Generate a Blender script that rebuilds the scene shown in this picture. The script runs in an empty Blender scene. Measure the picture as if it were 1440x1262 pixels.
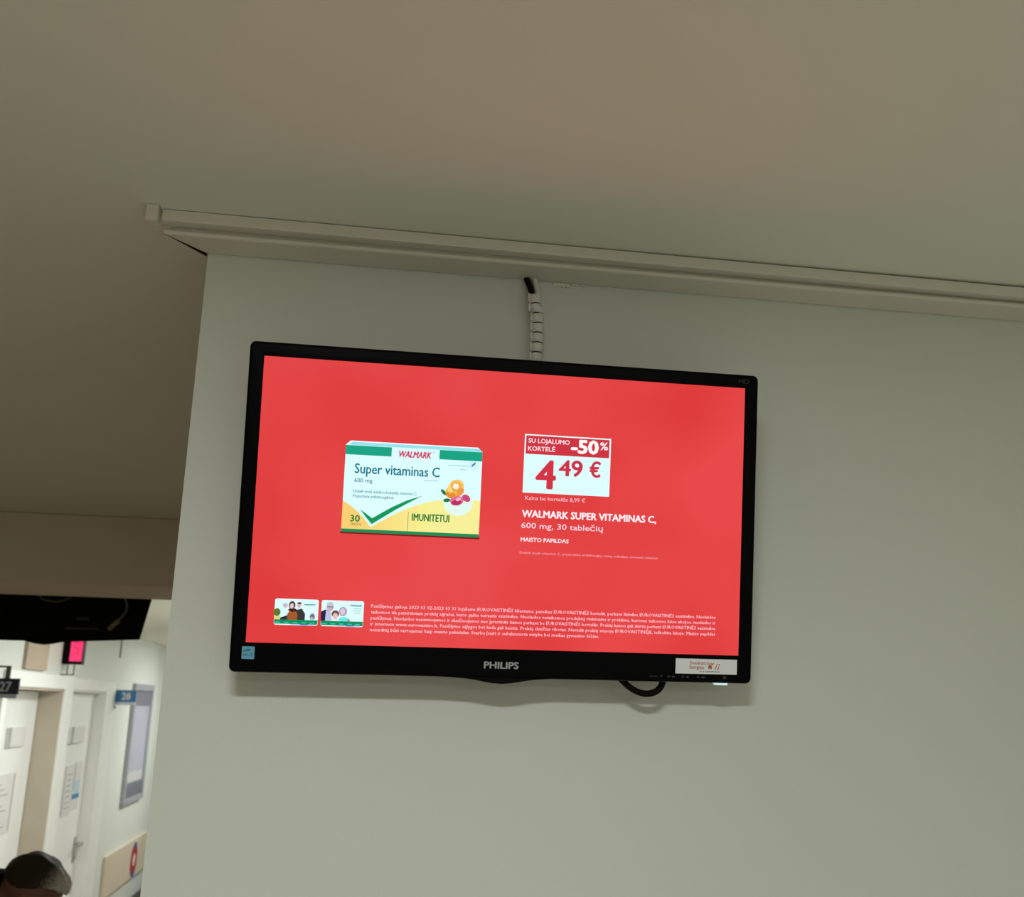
import bpy, bmesh, math, random
from mathutils import Vector, Matrix, Euler
random.seed(7)
C = bpy.context.scene.collection
SC = bpy.context.scene
PI = math.pi

# ------------------------------------------------------------------ camera
cam_d = bpy.data.cameras.new('camera')
cam_d.sensor_fit = 'HORIZONTAL'
cam_d.sensor_width = 36.0
cam_d.lens = 1412.07 / 1440.0 * 36.0
cam_d.clip_start = 0.05
cam_d.dof.use_dof = True              # a phone lens: the corridor behind is slightly soft
cam_d.dof.focus_distance = 1.0
cam_d.dof.aperture_fstop = 12.5
cam = bpy.data.objects.new('camera', cam_d)
C.objects.link(cam)
CAM = Vector((-0.13859, -1.02700, 1.94))
_R = Matrix.Rotation(-0.148973, 3, 'Z') @ Matrix.Rotation(0.254573, 3, 'X') @ Matrix.Rotation(-0.021415, 3, 'Y')
_rx, _ry, _rz = (_R @ Vector((1, 0, 0))), (_R @ Vector((0, 1, 0))), (_R @ Vector((0, 0, 1)))
_m = Matrix((( _rx.x, _rz.x, -_ry.x), (_rx.y, _rz.y, -_ry.y), (_rx.z, _rz.z, -_ry.z))).to_4x4()
_m.translation = CAM
cam.matrix_world = _m
SC.camera = cam

# ------------------------------------------------------------------ world, lamps, exposure
w = bpy.data.worlds.new('world'); SC.world = w
w.use_nodes = True
w.node_tree.nodes['Background'].inputs[0].default_value = (0.8, 0.85, 1.0, 1)
w.node_tree.nodes['Background'].inputs[1].default_value = 0.05
SC.view_settings.view_transform = 'Standard'
SC.view_settings.look = 'None'
SC.view_settings.gamma = 1.0
SC.view_settings.use_curve_mapping = False
SC.view_settings.exposure = 0.0

def lamp(name, loc, size, watts, color, size_y=None):
    d = bpy.data.lights.new(name, 'AREA')
    d.shape = 'RECTANGLE'; d.size = size; d.size_y = size_y or size
    d.energy = watts; d.color = color
    o = bpy.data.objects.new(name, d); C.objects.link(o)
    o.location = loc
    return o
WARM = (0.98, 1.02, 0.99)
COOL = (0.97, 1.0, 0.97)
lamp('overhead_light', (-0.22, -1.15, 2.425), 0.24, 10.9, WARM, 0.12)   # near the photographer
lamp('overhead_light', (1.0, -3.9, 2.425), 1.2, 34.5, WARM, 0.6)        # added fill behind the camera, bounces light onto the ceiling
lamp('overhead_light', (-0.75, 4.6, 2.425), 0.5, 27.0, COOL, 0.9)       # corridor
lamp('overhead_light', (-0.75, 7.9, 2.425), 0.5, 27.0, COOL, 0.9)

# ------------------------------------------------------------------ materials
def mat(name, rgb, rough=0.6, metal=0.0, noise=0.0, nscale=8.0, bump=0.0, bscale=200.0, emit=0.0, ecol=None, spec=0.5):
    m = bpy.data.materials.new(name); m.use_nodes = True
    nt = m.node_tree; b = nt.nodes['Principled BSDF']
    b.inputs['Base Color'].default_value = (*rgb, 1)
    b.inputs['Roughness'].default_value = rough
    b.inputs['Metallic'].default_value = metal
    b.inputs['Specular IOR Level'].default_value = spec
    tc = nt.nodes.new('ShaderNodeTexCoord')
    if noise > 0:
        n = nt.nodes.new('ShaderNodeTexNoise'); n.inputs['Scale'].default_value = nscale; n.inputs['Detail'].default_value = 4
        r = nt.nodes.new('ShaderNodeValToRGB')
        r.color_ramp.elements[0].color = (*[c * (1 - noise) for c in rgb], 1)
        r.color_ramp.elements[1].color = (*[min(1, c * (1 + noise)) for c in rgb], 1)
        r.color_ramp.elements[0].position = 0.3; r.color_ramp.elements[1].position = 0.7
        nt.links.new(tc.outputs['Object'], n.inputs['Vector']); nt.links.new(n.outputs['Fac'], r.inputs['Fac'])
        nt.links.new(r.outputs['Color'], b.inputs['Base Color'])
    if bump > 0:
        n2 = nt.nodes.new('ShaderNodeTexNoise'); n2.inputs['Scale'].default_value = bscale; n2.inputs['Detail'].default_value = 3
        bp = nt.nodes.new('ShaderNodeBump'); bp.inputs['Strength'].default_value = bump; bp.inputs['Distance'].default_value = 0.002
        nt.links.new(tc.outputs['Object'], n2.inputs['Vector']); nt.links.new(n2.outputs['Fac'], bp.inputs['Height'])
        nt.links.new(bp.outputs['Normal'], b.inputs['Normal'])
    if emit > 0:
        b.inputs['Emission Color'].default_value = (*(ecol or rgb), 1)
        b.inputs['Emission Strength'].default_value = emit
    return m
def lin(r, g, b):
    f = lambda c: (c / 255 / 12.92) if c <= 10.3 else ((c / 255 + 0.055) / 1.055) ** 2.4
    return (f(r), f(g), f(b))
_glow = {}
def glow(r, g, b):                                   # a colour shown by the lit screen
    k = (r, g, b)
    if k not in _glow:
        _glow[k] = mat('screen_%d_%d_%d' % k, (0.004, 0.004, 0.004), 0.4, emit=1.0, ecol=lin(r, g, b), spec=0.15)
    return _glow[k]

M_wall = mat('wall_paint', (0.675, 0.69, 0.63), 0.65, noise=0.02, nscale=2.5, bump=0.12, bscale=260)
M_near = mat('bounce_tint_brown', (0.46, 0.33, 0.20), 0.6, noise=0.03)
M_corr = mat('corridor_paint', (0.70, 0.725, 0.68), 0.6, noise=0.02, nscale=2, bump=0.1)
M_ceil = mat('ceiling_paint', (0.85, 0.86, 0.76), 0.75, noise=0.02, nscale=1.5, bump=0.08, bscale=180)
M_beam = mat('beam_paint', (0.70, 0.62, 0.50), 0.7, noise=0.02, nscale=2)
M_floor = mat('floor_vinyl', (0.74, 0.72, 0.625), 0.45, noise=0.1, nscale=6)
M_floor2 = mat('corridor_floor_bounce_tint', (0.26, 0.13, 0.055), 0.45, noise=0.15, nscale=6)  # unseen floor, brown added to tint the light it bounces upward
M_mould = mat('moulding_paint', (0.74, 0.71, 0.62), 0.55, noise=0.02, nscale=5)
M_trunk = mat('trunking_plastic', (0.76, 0.73, 0.65), 0.4)
M_white = mat('white_gloss_paint', (0.90, 0.91, 0.88), 0.4, noise=0.01)
M_leaf = mat('door_white', (0.90, 0.92, 0.90), 0.4, noise=0.01)
M_jamb = mat('jamb_beige_shaded', (0.55, 0.48, 0.38), 0.5, noise=0.04)  # beige darkened to stand for the unlit reveal of the nearer door
M_bezel = mat('bezel_black_plastic', (0.0016, 0.0018, 0.0022), 0.22, spec=0.045)
M_black = mat('black_plastic', (0.002, 0.002, 0.002), 0.4, spec=0.07)
M_rubber = mat('black_cable_rubber', (0.003, 0.0025, 0.002), 0.6, spec=0.1)
M_sleeve = mat('sleeve_plastic', (0.70, 0.69, 0.62), 0.4)
M_gap = mat('sleeve_inside_joint_shade', (0.02, 0.018, 0.012), 0.8)
M_silver = mat('silver_print', lin(165, 165, 170), 0.4)
M_faint = mat('grey_print', lin(58, 60, 62), 0.6)
M_fainter = mat('dim_grey_print', lin(40, 41, 41), 0.6)
M_stick = mat('white_sticker', (0.84, 0.86, 0.90), 0.5, noise=0.02)
M_orange = mat('orange_print', lin(214, 128, 66), 0.6)
M_rust = mat('rust_print', lin(198, 110, 82), 0.6)
M_grey = mat('grey_ink', lin(140, 138, 150), 0.6)
M_blue1 = mat('energy_blue', lin(100, 170, 200), 0.5)
M_blue2 = mat('energy_dark_blue', lin(52, 118, 148), 0.5)
M_steel = mat('brushed_steel', (0.45, 0.45, 0.43), 0.35, metal=0.9)
M_navy = mat('navy_sign', (0.004, 0.007, 0.03), 0.4)
M_signgrey = mat('sign_grey', (0.50, 0.50, 0.56), 0.5)
M_signblue = mat('sign_blue', (0.05, 0.20, 0.46), 0.5)
M_signlight = mat('sign_light_blue', lin(205, 220, 232), 0.5)
M_signwhite = mat('sign_white', (0.8, 0.82, 0.85), 0.5)
M_bracket = mat('bracket_brown', (0.12, 0.10, 0.07), 0.5)
M_paper = mat('paper', (0.72, 0.72, 0.71), 0.7, noise=0.03, nscale=12)
M_ink = mat('paper_ink', (0.42, 0.42, 0.44), 0.7)
M_bluepaper = mat('blue_paper', (0.05, 0.22, 0.42), 0.6)
M_palebluep = mat('pale_blue_paper', (0.5, 0.66, 0.72), 0.6)
M_beige = mat('beige_board', (0.66, 0.58, 0.45), 0.5, noise=0.03)
M_brownbox = mat('brown_board', (0.46, 0.37, 0.28), 0.6, noise=0.06)
M_red = mat('red_vinyl', (0.45, 0.03, 0.05), 0.5)
M_violet = mat('violet_vinyl', (0.11, 0.10, 0.32), 0.5)
M_pinkw = mat('pale_vinyl', (0.75, 0.66, 0.66), 0.5)
M_frame = mat('noticeboard_frame', (0.40, 0.42, 0.46), 0.4, metal=0.1)
M_nb = mat('noticeboard_paper', (0.55, 0.56, 0.64), 0.5, noise=0.05, nscale=4)
M_nbd = mat('noticeboard_dark', (0.24, 0.25, 0.30), 0.5)
M_chair = mat('chair_brown', (0.03, 0.024, 0.017), 0.5)
M_skin = mat('skin', (0.26, 0.125, 0.075), 0.55, noise=0.06, nscale=30)
M_hair = mat('dark_grey_hair', (0.045, 0.034, 0.022), 0.6, noise=0.6, nscale=70, bump=0.6, bscale=180)
M_fringe = mat('pale_grey_hair', (0.42, 0.40, 0.35), 0.6, noise=0.4, nscale=80, bump=0.6, bscale=180)
M_cloth = mat('black_cloth', (0.006, 0.006, 0.007), 0.9, spec=0.1, bump=0.2, bscale=400)
M_trous = mat('dark_trousers', (0.02, 0.02, 0.025), 0.85, spec=0.1)
M_led = mat('power_led', (0.6, 0.8, 0.85), 0.4, emit=0.6, ecol=(0.62, 0.86, 0.92))

# ------------------------------------------------------------------ mesh helpers
class MB:
    """collects shapes, then links them as ONE mesh object"""
    def __init__(s): s.v = []; s.f = []; s.mi = []; s.mats = []
    def _m(s, m):
        if m not in s.mats: s.mats.append(m)
        return s.mats.index(m)
    def add(s, vs, fs, m):
        o = len(s.v); i = s._m(m)
        s.v += [tuple(v) for v in vs]
        for f in fs: s.f.append(tuple(o + k for k in f)); s.mi.append(i)
        return s
    def box(s, x0, x1, y0, y1, z0, z1, m):
        x0, x1 = sorted((x0, x1)); y0, y1 = sorted((y0, y1)); z0, z1 = sorted((z0, z1))
        v = [(x, y, z) for x in (x0, x1) for y in (y0, y1) for z in (z0, z1)]
        return s.add(v, [(0, 1, 3, 2), (4, 6, 7, 5), (0, 4, 5, 1), (2, 3, 7, 6), (0, 2, 6, 4), (1, 5, 7, 3)], m)
    def prism(s, poly, a0, a1, m, axis='y'):         # polygon swept along an axis
        n = len(poly)
        def P(p, a):
            return {'y': (p[0], a, p[1]), 'x': (a, p[0], p[1]), 'z': (p[0], p[1], a)}[axis]
        v = [P(p, a0) for p in poly] + [P(p, a1) for p in poly]
        f = [tuple(range(n)), tuple(range(2 * n - 1, n - 1, -1))] + [(i, i + n, (i + 1) % n + n, (i + 1) % n) for i in range(n)]
        return s.add(v, f, m)
    def poly(s, pts, y, m):                          # flat polygon in the local x-z plane
        return s.add([(p[0], y, p[1]) for p in pts], [tuple(range(len(pts)))], m)
    def rect(s, x0, x1, z0, z1, y, m): return s.poly([(x0, z0), (x1, z0), (x1, z1), (x0, z1)], y, m)
    def ell(s, cx, cz, rx, rz, y, m, n=20, rot=0.0):
        pts = []
        for k in range(n):
            a = 2 * PI * k / n; x, z = rx * math.cos(a), rz * math.sin(a)
            pts.append((cx + x * math.cos(rot) - z * math.sin(rot), cz + x * math.sin(rot) + z * math.cos(rot)))
        return s.poly(pts, y, m)
    def tube(s, path, r, m, n=12, cap=True):
        path = [Vector(p) for p in path]; N = len(path)
        rs = r if isinstance(r, (list, tuple)) else [r] * N
        t0 = (path[1] - path[0]).normalized()
        up = Vector((0, 0, 1)) if abs(t0.z) < 0.9 else Vector((1, 0, 0))
        u = t0.cross(up).normalized(); vs = []
        for i, p in enumerate(path):
            t = (path[min(i + 1, N - 1)] - path[max(i - 1, 0)]).normalized()
            u = (u - t * u.dot(t)).normalized(); q = t.cross(u)
            for k in range(n):
                a = 2 * PI * k / n
                vs.append(p + (u * math.cos(a) + q * math.sin(a)) * rs[i])
        fs = []
        for i in range(N - 1):
            for k in range(n):
                a, b = i * n + k, i * n + (k + 1) % n
                fs.append((a, b, b + n, a + n))
        if cap: fs += [tuple(range(n - 1, -1, -1)), tuple(range((N - 1) * n, N * n))]
        return s.add(vs, fs, m)
    def ball(s, c, r, m, nu=16, nv=10, rot=None):
        r = (r, r, r) if not isinstance(r, (tuple, list)) else r
        vs = []; c = Vector(c)
        def P(x, y, z):
            q = Vector((x * r[0], y * r[1], z * r[2]))
            if rot: q = rot @ q
            return c + q
        vs.append(P(0, 0, 1))
        for i in range(1, nv):
            th = PI * i / nv
            for k in range(nu):
                a = 2 * PI * k / nu
                vs.append(P(math.sin(th) * math.cos(a), math.sin(th) * math.sin(a), math.cos(th)))
        vs.append(P(0, 0, -1)); fs = []
        for k in range(nu): fs.append((0, 1 + k, 1 + (k + 1) % nu))
        for i in range(nv - 2):
            for k in range(nu):
                a = 1 + i * nu + k; b = 1 + i * nu + (k + 1) % nu
                fs.append((a, a + nu, b + nu, b))
        L = len(vs) - 1
        for k in range(nu): fs.append((L, 1 + (nv - 2) * nu + (k + 1) % nu, 1 + (nv - 2) * nu + k))
        return s.add(vs, fs, m)
    def build(s, name, parent=None, smooth=False, bevel=0.0, seg=2, fix=True):
        me = bpy.data.meshes.new(name)
        me.from_pydata(s.v, [], s.f)
        for m in s.mats: me.materials.append(m)
        me.polygons.foreach_set('material_index', s.mi)
        if fix:
            bm = bmesh.new(); bm.from_mesh(me)
            bmesh.ops.recalc_face_normals(bm, faces=bm.faces[:]); bm.to_mesh(me); bm.free()
        if smooth: me.polygons.foreach_set('use_smooth', [True] * len(me.polygons))
        me.update()
        o = bpy.data.objects.new(name, me); C.objects.link(o)
        if parent: o.parent = parent
        if bevel:
            b = o.modifiers.new('bevel', 'BEVEL'); b.width = bevel; b.segments = seg; b.limit_method = 'ANGLE'
        return o

def thing(name, label, cat, loc=(0, 0, 0), group=None):
    o = bpy.data.objects.new(name, None); C.objects.link(o)
    o.empty_display_size = 0.05; o.location = loc
    return tag(o, label, cat, group)
def tag(o, label, cat, group=None):
    o['label'] = label; o['category'] = cat
    if group: o['group'] = group
    return o
def struct(o):
    o['kind'] = 'structure'; return o

# lettering with the built-in font, turned into flat mesh in the x-z plane
_fc = bpy.data.curves.new('lettering', 'FONT'); _fc.resolution_u = 2
def glyphs(text, bold=0.0, res=2):
    _fc.body = text; _fc.offset = bold; _fc.resolution_u = res
    o = bpy.data.objects.new('lettering', _fc); C.objects.link(o)
    dg = bpy.context.evaluated_depsgraph_get(); dg.update()
    me = bpy.data.meshes.new_from_object(o.evaluated_get(dg))
    vs = [(v.co.x, v.co.y) for v in me.vertices]; fs = [tuple(p.vertices) for p in me.polygons]
    bpy.data.objects.remove(o); bpy.data.meshes.remove(me)
    return vs, fs
def write(mb, text, x0, x1, base, cap, y, m, bold=0.0, shear=0.0, res=2):
    vs, fs = glyphs(text, 0.0, res)                      # heavier weights: the same letters laid over each other, slightly shifted
    a = min(v[0] for v in vs); b = max(v[0] for v in vs)
    kz = cap / 0.682; e = bold * kz
    kx = (x1 - x0 - 2 * e) / (b - a)
    sh_ = [(0, 0)] if bold <= 0 else [(-1, 0), (1, 0), (-.5, .6), (.5, .6), (-.5, -.6), (.5, -.6), (0, 0)]
    for k, (dx, dz) in enumerate(sh_):
        mb.add([(x0 + e + (v[0] - a) * kx + shear * v[1] * kz + dx * e, y - k * 1e-6, base + v[1] * kz + dz * e) for v in vs], fs, m)

FZ = 2.12799            # height of the monitor's centre above the floor
def rel(z): return FZ + z
XC = -0.31775           # left corner of the wall that carries the monitor
XW = -1.84              # corridor wall with the doors
ZC = FZ + 0.3022        # ceiling

# ------------------------------------------------------------------ the setting
struct(MB().box(-2.3, 3.4, -5.2, 0.0, -0.1, 0, M_floor).box(-2.3, 3.4, 0.0, 12.2, -0.1, 0, M_floor2).build('floor'))
struct(MB().box(-2.3, 3.4, -5.2, 12.2, ZC, ZC + 0.15, M_ceil).build('ceiling'))
struct(MB().box(XC, 3.2, 0, 12, 0, ZC, M_wall).build('wall_front'))
wl = MB()
DZ = 2.003
wl.box(XW - 0.2, XW, -5, 3.0, 0, ZC, M_near)               # unseen stretch, brown added to warm and dim light bounced to the ceiling
for a, b in ((3.0, 4.44), (5.48, 5.66), (6.54, 12)): wl.box(XW - 0.2, XW, a, b, 0, ZC, M_corr)
for a, b in ((4.44, 5.48), (5.66, 6.54)):
    wl.box(XW - 0.2, XW, a, b, DZ, ZC, M_corr)
struct(wl.build('wall_left'))
struct(MB().box(3.2, 3.4, -5, 12, 0, ZC, M_wall).build('wall_right'))
struct(MB().box(-2.04, 3.4, -5.2, -5, 0, ZC, M_wall).build('wall_back'))
struct(MB().box(-2.04, 3.4, 12, 12.2, 0, ZC, M_corr).build('wall_far'))
# dropped beam across the corridor mouth
BZ = FZ + 0.1139
struct(MB().box(XW, XC, 1.814, 2.175, BZ, ZC, M_beam).build('beam', bevel=0.004))

# crown moulding on the monitor wall, mitred at the corner and returning along the side wall
prof = [(0.0012, 0.2776), (0.0355, 0.2782), (0.0380, 0.2784), (0.0393, 0.2796), (0.0395, 0.2812), (0.0388, 0.2828),
        (0.0365, 0.2834), (0.0350, 0.2842), (0.0335, 0.2862), (0.0325, 0.2890), (0.0320, 0.2930), (0.0320, 0.3022), (0.0012, 0.3022)]
mb = MB(); n = len(prof)
va = [(XC - d, -d, rel(z)) for d, z in prof] + [(3.2, -d, rel(z)) for d, z in prof]
mb.add(va, [tuple(range(n)), tuple(range(2 * n - 1, n - 1, -1))] + [(i, i + n, (i + 1) % n + n, (i + 1) % n) for i in range(n)], M_mould)
mb.mats.append(M_gap); mb.mi[0] = 1  # mitre end coloured dark for the shade in the gap
struct(mb.build('trim_1'))
mb = MB()
gap = lambda d: 0.0075 * max(0.0, 1 - d / 0.036)       # the mitre has opened up towards the wall
vb = [(XC - d - gap(d) * 0.2, -d + gap(d) + 0.0002, rel(z - 0.0003)) for d, z in prof] + [(XC - d - gap(d) * 0.2, -d + gap(d) + 0.007, rel(z)) for d, z in prof]
mb.add(vb, [tuple(range(n)), tuple(range(2 * n - 1, n - 1, -1))] + [(i, i + n, (i + 1) % n + n, (i + 1) % n) for i in range(n)], M_mould)
mb.mats.append(M_gap); mb.mi[0] = 1                     # cut face darkened to stand for shade inside the open joint
struct(mb.build('trim_2'))
# old filler clinging to the joint under the moulding
mb = MB()
for x0, x1, z0, z1 in ((0.0585, 0.0765, 0.2715, 0.2772), (0.079, 0.086, 0.2745, 0.2772), (0.090, 0.0975, 0.2748, 0.2772)):
    k = 7; top = [(x0 + (x1 - x0) * i / k, z1) for i in range(k + 1)]
    bot = [(x1 - (x1 - x0) * i / k, z0 + random.uniform(0, 0.6) * (z1 - z0)) for i in range(k + 1)]
    mb.prism([(x, rel(z)) for x, z in top + bot], -0.0022, 0, M_mould)
struct(mb.build('trim_3'))

# ------------------------------------------------------------------ cable trunking on the ceiling
t = thing('cable_trunking', 'thin white cable trunking on the ceiling along the front of the moulding', 'trunking', (-0.36, -0.044, rel(0.29)))
mb = MB()
def loc(o, mb_):                                        # world-space vertices into the parent's space
    L = o.location; mb_.v = [(x - L.x, y - L.y, z - L.z) for x, y, z in mb_.v]; return mb_
v = []
for x, z0, z1 in ((-0.3588, 0.2893, 0.3016), (3.2, 0.2815, 0.2940)):
    v += [(x, -0.0475, rel(z0)), (x, -0.0475, rel(z1)), (x, -0.0335, rel(z1)), (x, -0.0335, rel(z0))]
mb.add(v, [(0, 1, 2, 3), (7, 6, 5, 4), (0, 4, 5, 1), (1, 5, 6, 2), (2, 6, 7, 3), (3, 7, 4, 0)], M_trunk)
loc(t, mb).build('channel', t, bevel=0.0008)
mb = MB().box(-0.3733, -0.3610, -0.0565, -0.0425, rel(0.2842), rel(0.3020), M_trunk)
o = loc(t, mb).build('end_cap', t, bevel=0.001)
o['label'] = 'small square white end cap'

# ------------------------------------------------------------------ cables and sleeve above the monitor
def catmull(pts, k=8):
    P = [Vector(p) for p in pts]; P = [2 * P[0] - P[1]] + P + [2 * P[-1] - P[-2]]; out = []
    for i in range(1, len(P) - 2):
        for j in range(k):
            t_ = j / k; a, b, c_, d = P[i - 1], P[i], P[i + 1], P[i + 2]
            out.append(0.5 * ((2 * b) + (c_ - a) * t_ + (2 * a - 5 * b + 4 * c_ - d) * t_ ** 2 + (3 * b - a - 3 * c_ + d) * t_ ** 3))
    out.append(P[-2]); return out
axis = lambda z: Vector((0.0363 + 0.0012 * math.sin((z - 0.17) * 40) + (0.0012 if z < 0.235 else -0.0006), -0.0125, rel(z)))
mb = MB()
path = [Vector((0.0270, -0.0045, rel(0.2790))), Vector((0.0300, -0.0060, rel(0.2700))), Vector((0.0318, -0.0105, rel(0.260))), Vector((0.0335, -0.0120, rel(0.250))), axis(0.22) , axis(0.16), axis(0.10)]
mb.tube(catmull(path), 0.0034, M_rubber)
tag(mb.build('power_cable', smooth=True), 'black cable coming out under the moulding into the white sleeve', 'cable')
mb = MB()
path = [Vector((0.0360, -0.0042, rel(0.2790))), Vector((0.0378, -0.0055, rel(0.2700))), Vector((0.0388, -0.0095, rel(0.260))), Vector((0.0392, -0.0125, rel(0.250))), axis(0.22) + Vector((0.003, 0, 0)), axis(0.16) + Vector((0.003, 0, 0)), axis(0.10) + Vector((0.003, 0, 0))]
mb.tube(catmull(path), 0.0032, M_sleeve)
tag(mb.build('signal_cable', smooth=True), 'white cable beside the black one coming out under the moulding', 'cable')
mb = MB()
mb.tube([axis(z) for z in (0.251, 0.24, 0.22, 0.20, 0.18, 0.16, 0.13, 0.11)], 0.0056, M_gap, 18)
z = 0.2545; pitch = 0.01135; k = 0
while z > 0.115:
    h = 0.0099
    path = [axis(z), axis(z - 0.0005), axis(z - h + 0.0005), axis(z - h)]
    for q in path: q.z += 0
    mb.tube(path, [0.0063, 0.0068, 0.0068, 0.0063], M_sleeve, 24)
    # the interlocking tab of this turn, on the left side
    a = axis(z - 0.0035)
    for zz in (0,):
        mb.tube([a + Vector((-0.0062, -0.0016, 0.0048)), a + Vector((-0.0066, -0.0016, 0.0042)), a + Vector((-0.0066, -0.0016, -0.0042)), a + Vector((-0.0062, -0.0016, -0.0048))],
                [0.0013, 0.0017, 0.0017, 0.0013], M_sleeve, 8)
    z -= pitch; k += 1
o = mb.build('cable_sleeve', smooth=True)
tag(o, 'white segmented plastic cable sleeve on the wall above the red monitor', 'cable sleeve')

# ------------------------------------------------------------------ the wall monitor
mon = thing('monitor', 'black wall-mounted monitor showing a red advertisement with a vitamin box and price', 'monitor', (0, -0.08, FZ))
mon.rotation_mode = 'YXZ'
mon.rotation_euler = (0.173404, -0.002835, 0.002077)
MM = Matrix.Rotation(0.002077, 3, 'Z') @ Matrix.Rotation(0.173404, 3, 'X') @ Matrix.Rotation(-0.002835, 3, 'Y')
W2, H2 = 0.2383, 0.13405
bl, br, bt, bb = 0.0137, 0.0140, 0.0137, 0.0273
def rrect(x0, x1, z0, z1, r, k=6):
    out = []
    for cx, cz, a0 in ((x1 - r, z1 - r, 0), (x0 + r, z1 - r, 90), (x0 + r, z0 + r, 180), (x1 - r, z0 + r, 270)):
        for i in range(k + 1):
            a = math.radians(a0 + 90 * i / k); out.append((cx + r * math.cos(a), cz + r * math.sin(a)))
    return out
def ring_mesh(loops, m):                                # loops: list of (points, y), same length each
    mb_ = MB(); n_ = len(loops[0][0]); v_ = []
    for pts, y in loops: v_ += [(p[0], y, p[1]) for p in pts]
    f_ = []
    for j in range(len(loops) - 1):
        for i in range(n_):
            a, b = j * n_ + i, j * n_ + (i + 1) % n_
            f_.append((a, b, b + n_, a + n_))
    return mb_.add(v_, f_, m)
X0, X1, Z0, Z1 = -W2 - bl, W2 + br, -H2 - bb, H2 + bt
L = [(rrect(-W2, W2, -H2, H2, 0.0003), -0.0002), (rrect(-W2 - 0.0012, W2 + 0.0012, -H2 - 0.0012, H2 + 0.0012, 0.0005), -0.0013),
     (rrect(-W2 - 0.0040, W2 + 0.0040, -H2 - 0.0040, H2 + 0.0040, 0.001), -0.00138),
     (rrect(X0 + 0.0025, X1 - 0.0025, Z0 + 0.0025, Z1 - 0.0025, 0.0035), -0.0014),
     (rrect(X0 + 0.0008, X1 - 0.0008, Z0 + 0.0008, Z1 - 0.0008, 0.0050), -0.0006),
     (rrect(X0, X1, Z0, Z1, 0.0055), 0.0010), (rrect(X0, X1, Z0, Z1, 0.0055), 0.0120), (rrect(X0 + 0.004, X1 - 0.004, Z0 + 0.004, Z1 - 0.004, 0.005), 0.0150)]
ring_mesh(L, M_bezel).build('bezel', mon)
# back housing
mb = MB()
v = []
for x0, x1, z0, z1, y in ((X0 + 0.004, X1 - 0.004, Z0 + 0.004, Z1 - 0.004, 0.0150), (X0 + 0.03, X1 - 0.03, Z0 + 0.04, Z1 - 0.02, 0.026), (-0.13, 0.13, -0.085, 0.09, 0.040)):
    v += [(x0, y, z0), (x1, y, z0), (x1, y, z1), (x0, y, z1)]
f = [(8, 9, 10, 11), (0, 3, 2, 1)]
for j in (0, 4):
    for i in range(4): f.append((j + i, j + (i + 1) % 4, j + 4 + (i + 1) % 4, j + 4 + i))
mb.add(v, f, M_black).build('back_housing', mon)
MB().box(-0.05, 0.05, 0.040, 0.068, -0.05, 0.05, M_black).build('mount_bracket', mon, bevel=0.002)
# curved neck cover peeping below the bottom frame
cov = []
ux = [-60, -49.4, -40, -29, -22, -15.2, -7, 2, 10, 19.1, 26, 32.9, 42, 50]
uz = [-161.2, -161.6, -162.0, -162.9, -163.9, -165.2, -166.4, -166.9, -166.3, -164.9, -163.5, -162.5, -161.8, -161.2]
poly = [(-0.060, -0.150)] + [(a / 1000, b / 1000) for a, b in zip(ux, uz)] + [(0.050, -0.150)]
MB().prism(poly, 0.0004, 0.012, M_black).build('neck_cover', mon)

# ---- what the screen shows (flat layers of light, a fraction of a millimetre apart)
def screen_mat():
    m = mat('screen_red', (0.004, 0.004, 0.004), 0.4, emit=1.0, spec=0.15)
    nt = m.node_tree; b = nt.nodes['Principled BSDF']
    tc = nt.nodes.new('ShaderNodeTexCoord')
    n_ = nt.nodes.new('ShaderNodeTexNoise'); n_.inputs['Scale'].default_value = 7.0; n_.inputs['Detail'].default_value = 1.0
    r = nt.nodes.new('ShaderNodeValToRGB')
    r.color_ramp.elements[0].position = 0.36; r.color_ramp.elements[0].color = (*lin(222, 55, 56), 1)
    r.color_ramp.elements[1].position = 0.64; r.color_ramp.elements[1].color = (*lin(231, 70, 71), 1)
    nt.links.new(tc.outputs['Object'], n_.inputs['Vector']); nt.links.new(n_.outputs['Fac'], r.inputs['Fac'])
    nt.links.new(r.outputs['Color'], b.inputs['Emission Color'])
    return m
scr = MB().box(-W2 - 0.0005, W2 + 0.0005, 0.0004, 0.004, -H2 - 0.0005, H2 + 0.0005, screen_mat()).build('screen', mon)
scr['label'] = 'lit red screen'
mm = 0.001
Y1, Y2, Y3, Y4, Y5 = 0.0002, 0.0000, -0.0002, -0.0003, -0.0004
WHT = glow(222, 253, 255); PINKW = glow(253, 226, 232); TEAL = glow(10, 118, 140); GREEN = glow(6, 162, 130)
# the vitamin box
bx = MB()
BX0, BX1, BZ0, BZ1 = -157.45, -26.45, -28.45, 54.3
def S(s_, t_): return ((BX0 + (BX1 - BX0) * s_) * mm, (BZ1 + (BZ0 - BZ1) * t_) * mm)
def quad(s0, t0, s1, t1, y, m): 
    a, b = S(s0, t0), S(s1, t1); bx.rect(a[0], b[0], b[1], a[1], y, m)
bx.poly([(-0.1584, -0.0300), (-0.0258, -0.0302), (-0.0255, -0.028), (-0.158, -0.028)], Y1, glow(120, 18, 20))      # printed drop shadow of the box picture
bx.poly([S(0, 0), (-0.15318, 0.05832), (-0.03096, 0.05832), S(1, 0)], Y1, glow(150, 226, 235))
bx.poly([S(0, 0), (-0.15318, 0.05832), (-0.1500, 0.05832), (-0.1545, 0.0545)], Y2, glow(235, 252, 255))
bx.poly([(-0.15318, 0.05832), (-0.03096, 0.05832), (-0.0295, 0.0572), (-0.1515, 0.0572)], Y2, glow(240, 254, 255))
quad(0, 0, 1, 1, Y1, glow(220, 254, 255))
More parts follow.
